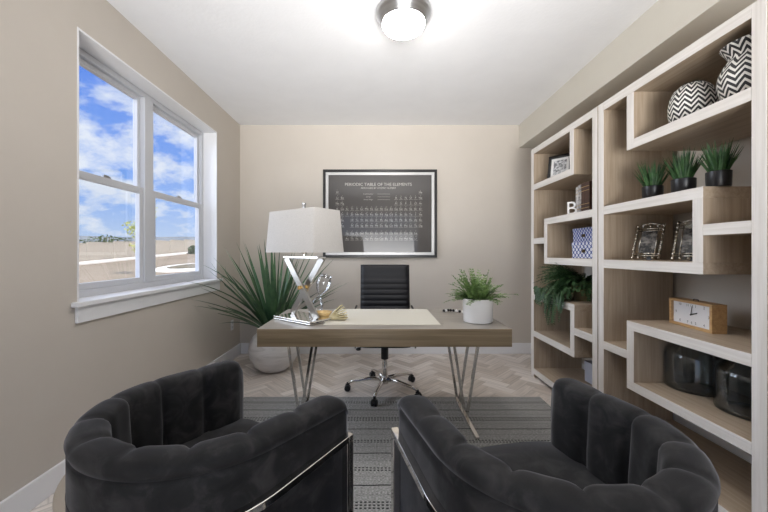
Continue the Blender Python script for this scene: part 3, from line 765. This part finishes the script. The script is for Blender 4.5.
# local +x runs from the far end to the near end, local -y faces the room
M_ckwood = wood('clock_wood', (.42,.24,.10), (.62,.40,.19), 0, .45)
CW, CH, CD = .286, .148, .072
b = MB(); b.bx(-CW/2,CW/2,-CD/2,CD/2,0,.014); b.bx(-CW/2,CW/2,-CD/2,CD/2,CH-.014,CH); b.bx(-CW/2,-CW/2+.016,-CD/2,CD/2,.014,CH-.014); b.bx(CW/2-.016,CW/2,-CD/2,CD/2,.014,CH-.014); b.bx(-CW/2+.016,CW/2-.016,CD/2-.006,CD/2,.014,CH-.014)
b.build('case', M_ckwood, ck, bevel=.0015)
b = MB(); b.bx(-CW/2+.016,CW/2-.016,-CD/2+.014,-CD/2+.018,.014,CH-.014); b.build('dial', mat('clock_white', (.78,.78,.80), .5), ck)
for h in range(1, 13):
    a = PI/2 - h*PI/6; x = math.cos(a); z = math.sin(a); k = min(.108/abs(x) if abs(x) > 1e-6 else 9, .046/abs(z) if abs(z) > 1e-6 else 9)
    k = min(k, .12); dg = MB()
    add_text(dg, str(h), .020, Matrix.Translation((x*k, -CD/2+.0135, CH/2+z*k)) @ RX)
    dg.build('numeral', M_black, ck, recalc=False)
b = MB(); b.bar((-.004,-CD/2+.012,CH/2-.008),(.006,-CD/2+.012,CH/2+.045),.004,.001,(1,0,0)); b.build('minute_hand', M_black, ck)
b = MB(); b.bar((-.008,-CD/2+.011,CH/2-.004),(.040,-CD/2+.011,CH/2+.012),.006,.001,(0,0,1)); b.ball((0,-CD/2+.012,CH/2),.005,10); b.build('hour_hand', M_black, ck)
b = MB(); b.tube([(-.016,.0,CH),(-.014,0,CH+.008),(.014,0,CH+.008),(.016,0,CH)], .0025, 8); b.build('alarm_button', M_black, ck)

# jars
jar = thing('glass_jar', 'smoky blue glass jar at the far end of the low shelf', 'jar', (1.805, 1.935, .440), 0, 'blue glass jars on the low shelf')
pr = [(0,.004),(.10,.004),(.126,.005),(.133,.009),(.136,.018),(.136,.06),(.136,.19),(.128,.215),(.108,.235),(.094,.244),(.090,.252),(.090,.268),(.097,.276),(.099,.284),(.095,.287),(.086,.280),(.085,.25),(.102,.231),(.122,.210),(.130,.19),(.130,.05),(.129,.022),(.124,.016),(.09,.014),(0,.014)]
MB().lathe([(0,0)]+[(r_, z_-.004) for r_, z_ in pr[1:]], n=64).build('glass_body', M_jar, jar, smooth=True)
dup(jar, (1.805, 1.635, .440), .5, 'smoky blue glass jar at the near end of the low shelf')

# ornate silver frames
M_antique = tex(mat('antique_silver', (.5,.46,.38), .25, 1), scale=(70,70,70), cols=((.35,(.20,.17,.13)),(.6,(.75,.71,.63))), bump=.8)
M_photo = tex(mat('dark_photo', (.02,.02,.02), .2), scale=(18,18,30), cols=((.45,(.012,.012,.012)),(.62,(.22,.2,.18))), detail=3)
af = thing('ornate_photo_frame', 'ornate antique silver photo frame leaning on the shelf, the farther one', 'photo frame', (1.70, 2.16, 1.163), math.radians(-66), 'antique silver frames')
TL = Matrix.Rotation(math.radians(-17), 3, 'X')
def tl(mb, off=(0,0,0)):
    for v in mb.bm.verts: v.co = TL @ v.co + Vector(off)
    return mb
FW, FH = .074, .24
b = MB()
for x in (-FW, FW): b.tube([(x,0,0),(x,0,FH)], .006, 8); [b.ball((x,-.003,FH*(i+.5)/9), .0085, 8) for i in range(9)]
for x in (-FW*.62, FW*.62): b.tube([(x,0,.03),(x,0,FH-.03)], .004, 6)
for z in (.03, FH-.03): b.tube([(-FW,0,z),(FW,0,z)], .004, 8)
for z in (.045, FH-.045): b.tube([(-FW,0,z),(FW,0,z)], .003, 6)
for x in (-.04, 0, .04): b.ball((x,-.002,FH-.015), .009, 8); b.ball((x,-.002,.016), .009, 8)
b.tube([(-FW,0,FH-.012),(-.04,0,FH-.004),(0,0,FH+.006),(.04,0,FH-.004),(FW,0,FH-.012)], .003, 6)
tl(b).build('metal_frame', M_antique, af, smooth=True)
b = MB(); b.bx(-FW*.56, FW*.56, -.001, .003, .047, FH-.047); tl(b).build('photo', M_photo, af)
b = MB(); b.bar((0,.004,.17),(0,.055,-.047),.03,.003,(1,0,0)); tl(b).build('easel_back', M_black, af)
dup(af, (1.72, 1.88, 1.163), math.radians(-66), 'ornate antique silver photo frame half hidden by the divider, the nearer one')

# black frames, upper compartment of far unit
def flat_frame(label, loc, rz, W, Hh, fm, inner, rimw=.022):
    t = thing('photo_frame', label, 'photo frame', loc, rz)
    T = Matrix.Rotation(math.radians(-10), 3, 'X')
    def q(mb):
        for v in mb.bm.verts: v.co = T @ v.co
        return mb
    b = MB(); b.bx(-W,W,-.014,0,0,rimw); b.bx(-W,W,-.014,0,Hh-rimw,Hh); b.bx(-W,-W+rimw,-.014,0,rimw,Hh-rimw); b.bx(W-rimw,W,-.014,0,rimw,Hh-rimw)
    q(b).build('frame', fm, t, bevel=.002)
    b = MB(); b.bx(-W+rimw,W-rimw,-.006,-.001,rimw,Hh-rimw); q(b).build('mat_board', M_ceramic, t)
    b = MB(); b.bx(-W+rimw+.022,W-rimw-.022,-.008,-.006,rimw+.022,Hh-rimw-.022); q(b).build('photo', inner, t)
    b = MB(); b.bar((0,.002,Hh*.7),(0,.07,.012),.04,.004,(1,0,0)); q(b).build('easel_back', M_black, t)
M_print = tex(mat('grey_print', (.4,.4,.4), .3), scale=(40,40,40), cols=((.4,(.15,.15,.16)),(.55,(.65,.65,.66))), detail=4)
flat_frame('black photo frame standing at the back of the top shelf', (1.68, 3.17, 1.87), math.radians(-50), .088, .255, M_frameblk, M_photo)
flat_frame('black and silver photo frame in front of the taller black one', (1.62, 3.02, 1.87), math.radians(-50), .09, .20, M_frameblk, M_print, .014)

# books + letter B
M_bwn = tex(mat('brown_leather', (.06,.028,.018), .45), scale=(30,30,30), cols=((.3,(.04,.018,.012)),(.7,(.085,.04,.026))))
M_gry = tex(mat('grey_marbled_cover', (.3,.29,.28), .6), scale=(40,40,40), cols=((.4,(.16,.15,.15)),(.6,(.48,.46,.44))))
M_gilt = mat('gilt', (.45,.33,.16), .35, .7)
M_page = mat('pages', (.7,.66,.56), .8)
def book(label, y0, y1, hh, m, depth=.17, x0=1.60):
    t = thing('book', label, 'book', (x0, (y0+y1)/2, 1.517)); w2 = (y1-y0)/2
    b = MB(); b.bx(0,depth,-w2,-w2+.003,0,hh); b.bx(0,depth,w2-.003,w2,0,hh); b.bx(-.002,.003,-w2,w2,0,hh); b.build('cover', m, t, bevel=.001)
    b = MB(); b.bx(.004,depth-.006,-w2+.003,w2-.003,.004,hh-.004); b.build('pages', M_page, t)
    for z in (hh*.15,hh*.28,hh*.72,hh*.85): MB().bx(-.0035,-.0015,-w2+.001,w2-.001,z,z+.004).build('spine_band', M_gilt, t)
book('dark brown leather book at the stile end of the book row', 2.560, 2.615, .232, M_bwn)
book('dark brown leather book beside the grey marbled book', 2.617, 2.662, .232, M_bwn)
book('grey marbled book between the brown book and the narrow pale book', 2.664, 2.700, .225, M_gry)
book('narrow pale grey book at the letter B end of the row', 2.702, 2.735, .215, tex(mat('pale_cover', (.5,.48,.46), .6), scale=(40,40,40), cols=((.4,(.38,.36,.35)),(.6,(.6,.58,.56)))))
lb = MB(); add_text(lb, 'B', .150, Matrix.Rotation(math.radians(-42), 4, 'Z') @ RX, extrude=.007)
zmin = min(v.co.z for v in lb.bm.verts)
for v in lb.bm.verts: v.co.z -= zmin
o = lb.build('letter_ornament', M_ceramic, None, loc=(1.572, 2.745, 1.517)); tag(o, 'white decorative capital letter B standing beside the books', 'letter')

# blue pattern boxes
def patbox(name_m, kx, kz, mode):
    m = mat(name_m, (.8,.8,.85), .5); t_ = m.node_tree
    global t
    t = t_
    c = N(t, 'ShaderNodeTexCoord'); s = N(t, 'ShaderNodeSeparateXYZ'); t.links.new(c.outputs['Object'], s.inputs[0])
    hx = mth('ADD', s.outputs['Y'], s.outputs['X'])
    a = mth('SINE', mth('MULTIPLY', mth('ADD', hx, s.outputs['Z']), kx)); b = mth('SINE', mth('MULTIPLY', mth('SUBTRACT', hx, s.outputs['Z']), kx))
    v = mth('GREATER_THAN', mth('ABSOLUTE', mth('MULTIPLY', a, b)), .32 if mode else .2)
    r = ramp(t, [(0,(.045,.075,.30)),(1,(.72,.74,.82))] if mode else [(0,(.70,.72,.80)),(1,(.06,.09,.32))]); t.links.new(v, r.inputs[0]); t.links.new(r.outputs[0], t.nodes['Principled BSDF'].inputs['Base Color'])
    return m
def pbox(label, z, hh, m, w_):
    t_ = thing('storage_box', label, 'box', (1.62, 2.665, z))
    b = MB(); b.bx(0, .22, -w_/2, w_/2, 0, hh-.03); b.build('box_body', m, t_, bevel=.002)
    b = MB(); b.bx(-.003, .223, -w_/2-.003, w_/2+.003, hh-.03, hh); b.build('box_lid', m, t_, bevel=.002)
    b = MB(); b.bx(-.006,-.0005,-.02,.02,hh*.35,hh*.55); b.ball((-.006,0,hh*.45),.01,10); b.build('clasp', mat('dark_brass', (.12,.09,.05), .4, .8), t_)
pbox('blue and white lattice storage box, lower of the stack', 1.165, .128, patbox('blue_lattice_large', 68, 1, 1), .32)
pbox('blue patterned storage box, upper of the stack', 1.293, .112, patbox('blue_lattice_small', 90, 1, 0), .29)

# knot ornament
kn = thing('knot_ball', 'black and white woven ball ornament on the lower shelf', 'ornament', (1.66, 2.765, .455))
M_rope = tex(mat('white_rope', (.7,.69,.68), .6), scale=(60,60,60), cols=((.4,(.45,.44,.43)),(.6,(.8,.79,.78))))
for i, (ax, m) in enumerate(((Vector((1,0,.3)),0),(Vector((0,1,.2)),1),(Vector((.6,.6,1)),0),(Vector((-.7,.6,.2)),1),(Vector((.3,-.6,.9)),0),(Vector((-.5,-.3,1)),1))):
    ax.normalize(); u = ax.orthogonal().normalized(); v_ = ax.cross(u); rad = .034+.002*(i%3)
    b = MB(); b.tube([(rad*(math.cos(q)*u+math.sin(q)*v_))+Vector((0,0,.047)) for q in [2*PI*j/28 for j in range(29)]], .0095, 8, cap=False); b.build('rope_loop', M_rope if m else M_bw, kn, smooth=True)
MB().ball((0,0,.047), .030, 14).build('core', M_bw, kn, smooth=True)

# pale box at the bottom of the far unit
pb = thing('lidded_box', 'pale lavender box on the bottom shelf near the floor', 'box', (1.90, 2.87, .09))
MB().bx(-.075,.075,-.12,.12,0,.135).build('box_body', mat('pale_lavender', (.62,.64,.75), .5), pb, bevel=.003)
MB().bx(-.078,.078,-.123,.123,.135,.175).build('box_lid', MATS['pale_lavender'], pb, bevel=.003)

# ================================================================== OFFICE CHAIR
oc = thing('office_chair', 'black ribbed leather office chair on a chrome star base behind the desk', 'office chair', (.072, 2.99, RZ-.009))
for k, deg in enumerate((182, 254, 326, 38, 110)):
    a = math.radians(deg); dx, dy = math.cos(a), math.sin(a)
    b = MB(); b.tube([(dx*.03,dy*.03,.105),(dx*.14,dy*.14,.105),(dx*.27,dy*.27,.088),(dx*.32,dy*.32,.075)], [.020,.017,.014,.012], 10)
    lg = b.build('base_spoke', M_chrome, oc, smooth=True)
    b = MB()
    for s_ in (-1,1):
        b.lathe([(0,-.009),(.024,-.009),(.027,-.006),(.027,.006),(.024,.009),(0,.009)], (dx*.325+s_*(-dy)*.015, dy*.325+s_*dx*.015, .0275), 20, rot=Matrix.Rotation(a,3,'Z') @ Matrix.Rotation(PI/2,3,'X'))
    b.tube([(dx*.325,dy*.325,.03),(dx*.325,dy*.325,.078)], .009, 8); b.box((dx*.325,dy*.325,.048),(.035,.020,.03),Matrix.Rotation(a,3,'Z'))
    b.build('caster', M_black, lg, smooth='auto')
b = MB(); b.lathe([(0,.06),(.03,.065),(.036,.085),(.036,.12),(.03,.13),(0,.13)], n=28); b.build('hub', M_chrome, oc, smooth='auto')
b = MB(); b.lathe([(0,.12),(.024,.12),(.024,.24),(.022,.245),(.022,.29),(0,.29)], n=24); b.build('gas_lift', M_chrome, oc, smooth='auto')
b = MB(); b.lathe([(0,.28),(.032,.28),(.032,.41),(0,.41)], n=24); b.box((0,0,.415),(.20,.24,.02)); b.build('lift_shroud', M_black, oc, smooth='auto')
b = MB(); b.tube([(-.05,-.02,.405),(-.2,-.05,.395),(-.225,-.055,.385)], .006, 8); b.ball((-.228,-.056,.378), .018, 10, sc=(1.3,1,.8)); b.build('tilt_lever', M_black, oc, smooth=True)
def pad(W, rows, org, ax_u, ax_v, thick, name):
    """ribbed upholstered slab: W across ax_u, rows=list of rib lengths along ax_v"""
    mb = MB(); nrm = ax_u.cross(ax_v).normalized(); prof = []; s = 0
    for L in rows:
        for i in range(7):
            q = i/7; prof.append((s+L*q, thick*.5+.010*(math.sin(PI*q)**.6)))
        s += L
    prof.append((s, thick*.5)); nx = 18
    for sd in (1, -1):
        g = []
        for (v, h) in prof:
            row = []
            for i in range(nx+1):
                x = -1+2*i/nx; e = (1-abs(x)**8)**.5; ev = 1
                row.append(mb.bm.verts.new(org + ax_u*(x*W/2) + ax_v*v + nrm*sd*(h*e*ev + .001)))
            g.append(row)
        for r_ in range(len(g)-1):
            for i in range(nx): mb.bm.faces.new((g[r_][i], g[r_][i+1], g[r_+1][i+1], g[r_+1][i]))
        if sd == 1: g1 = g
    for row_i in (0, -1):
        for i in range(nx): mb.bm.faces.new((g1[row_i][i], g1[row_i][i+1], g[row_i][i+1], g[row_i][i]))
    for col in (0, -1):
        for r_ in range(len(g)-1): mb.bm.faces.new((g1[r_][col], g1[r_+1][col], g[r_+1][col], g[r_][col]))
    bmesh.ops.remove_doubles(mb.bm, verts=mb.bm.verts, dist=.0004)
    return mb.build(name, M_leather, oc, smooth=True)
U = Vector((1,0,0))
pad(.46, [.060]*7, Vector((0,-.20,.450)), U, Vector((0,1,.0)), .035, 'seat')
pad(.470, [.052]*8+[.135], Vector((.01,.235,.545)), U, Vector((0,.14,1)).normalized(), .030, 'backrest')
for s_ in (-1,1):
    b = MB(); b.bar((s_*.245,-.22,.452),(s_*.245,.20,.452),.014,.045,(1,0,0)); b.tube([(s_*.245,.19,.452),(s_*.246,.225,.47),(s_*.246,.245,.55),(s_*.240,.26,.64)], .010, 10); b.build('side_rail', M_chrome, oc, smooth='auto')
    b = MB(); b.tube([(s_*.256,-.12,.452),(s_*.275,-.12,.64),(s_*.275,-.10,.655),(s_*.275,.18,.67),(s_*.262,.265,.70)], .009, 8); b.build('armrest', M_black, oc, smooth=True)
b = MB(); b.box((0,0,.435),(.46,.05,.02)); b.box((0,.12,.435),(.46,.04,.02)); b.build('seat_crossbar', M_chrome, oc)

# ================================================================== BARREL CHAIRS
HW, BK = .355, .288   # outer half width, straight arm length
def upath(s):        # s in 0..1 along outer U, returns point and outward normal
    Ls = BK; La = PI*HW; tot = 2*Ls+La; d = s*tot
    if d < Ls: return Vector((-HW, -d, 0)), Vector((-1,0,0))
    if d < Ls+La:
        a = PI + (d-Ls)/HW; n = Vector((math.cos(a), math.sin(a), 0)); return Vector((0,-BK,0)) + n*HW, n
    d -= Ls+La; return Vector((HW, -BK+d, 0)), Vector((1,0,0))
def barrel_chair(label, loc, rz):
    t_ = thing('barrel_chair', label, 'armchair', loc, rz)
    NCH, K = 10, 12; mb = MB(); sec = []
    n = NCH*K
    for i in range(n+1):
        s = i/n; p, nr = upath(s); fr = (i % K)/K
        puff = (1-abs(2*fr-1)**5) if 0 < i < n else 0
        e = min(i, n-i)/K; endk = min(1, .55+.45*math.sin(min(1, e/.35)*PI/2))    # rounded arm ends
        th = (.078 + .018*puff)*(.8+.2*endk); zt = .702 + .008*puff + (endk-1)*.02
        outp = .001*puff
        zb_, zi = .10, .30
        hw = th/2
        prof = []
        prof.append((-.045, zb_)); prof.append((-.02, zb_)); prof.append((-.006, .14)); 
        for z in (.25, .38, .50, .58): prof.append((outp + (.006 if z > .3 else 0), z))
        prof += [(.006+outp, .62), (.006+outp, .650), (-.001, .656), (.005+outp, .662)]
        c_ = .008 - th/2; R1 = th/2+.004
        hh_ = .040+.004*puff
        for a in (15, 35, 55, 75, 90, 105, 125, 145, 165):
            q = math.radians(a); cq, sq = math.cos(q), math.sin(q); prof.append((c_ + R1*math.copysign(abs(cq)**.75, cq), zt - hh_ + hh_*sq**.75))
        prof.append((-th, .60)); prof.append((-th-.010*puff, .52)); prof.append((-th-.010*puff, .45)); prof.append((-th, .36)); prof.append((-th, zi)); prof.append((-.045, zi-.05))
        sec.append([mb.bm.verts.new(p + nr*o_ + Vector((0,0,z))) for o_, z in prof])
    m_ = len(sec[0])
    for i in range(n):
        for k in range(m_):
            mb.bm.faces.new((sec[i][k], sec[i][(k+1)%m_], sec[i+1][(k+1)%m_], sec[i+1][k]))
    # bulged arm fronts
    for end, sg in ((0, 1), (-1, 1)):
        ring = sec[end]; cen = Vector((0,0,0))
        for v in ring: cen += v.co
        cen /= m_
        ins = []
        for v in ring: q = v.co.lerp(cen, .16); q.y += .016; ins.append(mb.bm.verts.new(q))
        for k in range(m_): mb.bm.faces.new((ring[k], ring[(k+1)%m_], ins[(k+1)%m_], ins[k]))
        mb.bm.faces.new(ins)
    mb.build('backrest', M_velvet, t_, smooth=True)
    # seat
    def seat(name, z0, z1, inset, front, rnd):
        mb = MB(); out = []
        hw = HW-inset; NS = 26
        out += [(-hw, .0)]; out += [(-hw, -BK*.5)]
        for i in range(NS+1):
            a = PI + PI*i/NS; out.append((hw*math.cos(a), -BK + hw*math.sin(a)))
        out += [(hw, -BK*.5), (hw, .0)]
        for i in range(1, 14):     # bowed front edge
            x = hw - 2*hw*i/14; out.append((x, front*(1-(x/hw)**2)**.6))
        rings = []; lv = [(1.0, z0), (1.0, z1-rnd), (.985, z1-rnd*.35), (.94, z1), (.6, z1+.008), (.25, z1+.012)]
        cx, cy = 0, -.28
        for k_, z in lv: rings.append([mb.bm.verts.new((cx+(x-cx)*k_, cy+(y-cy)*k_, z)) for x, y in out])
        L = len(out)
        for r_ in range(len(rings)-1):
            for k in range(L): mb.bm.faces.new((rings[r_][k], rings[r_][(k+1)%L], rings[r_+1][(k+1)%L], rings[r_+1][k]))
        mb.bm.faces.new(rings[0][::-1]); mb.bm.faces.new(rings[-1])
        return mb.build(name, M_velvet, t_, smooth='auto')
    seat('seat_base', .11, .345, .09, .0, .01)
    seat("seat_cushion", .345, .455, .072, .04, .04)
    # chrome: band round the shell, floor ring, front posts
    def band(z, off, hh, wd, name, s0=0, s1=1, ext=.0):
        mb = MB(); rows = []; n = 60
        for i in range(n+1):
            p, nr = upath(i/n)
            if i == 0: p = p + Vector((0,ext,0))
            if i == n: p = p + Vector((0,ext,0))
            drop = .09*min(-p.y, .45) if z > .3 else 0
            rows.append([mb.bm.verts.new(p + nr*o_ + Vector((0,0,z_-max(0,drop)))) for o_, z_ in ((off,z-hh/2),(off+wd,z-hh/2),(off+wd,z+hh/2),(off,z+hh/2))])
        for i in range(n):
            for k in range(4): mb.bm.faces.new((rows[i][k], rows[i][(k+1)%4], rows[i+1][(k+1)%4], rows[i+1][k]))
        mb.bm.faces.new(rows[0]); mb.bm.faces.new(rows[-1])
        return mb.build(name, M_chrome, t_, smooth='auto', bevel=.002)
    band(.572, .006, .022, .026, 'upper_band', ext=.012); band(.0125, -.02, .024, .030, 'floor_ring', ext=.0)
    for s_ in (-1,1):
        b = MB(); b.bx(s_*(HW+.006), s_*(HW+.032), -.018, .012, .0, .561); b.bx(s_*(HW-.02), s_*(HW+.032), -.018, .012, .0, .022); b.build('leg', M_chrome, t_, bevel=.002)
        b = MB(); b.bx(s_*(HW-.03), s_*(HW-.005), -.03, -.005, .02, .11); b.bx(s_*(HW*.62), s_*(HW*.62+.02), -BK-.26, -BK-.24, .02, .115); b.build('foot_block', M_black, t_)
    return t_
c1 = barrel_chair('dark velvet channel-back barrel armchair on the left, near the window', (-.393, 1.388, RZ), -math.radians(37.3))
c2 = dup(c1, (.428, 1.290, RZ), math.radians(14.8), 'dark velvet channel-back barrel armchair on the right, near the bookshelves')
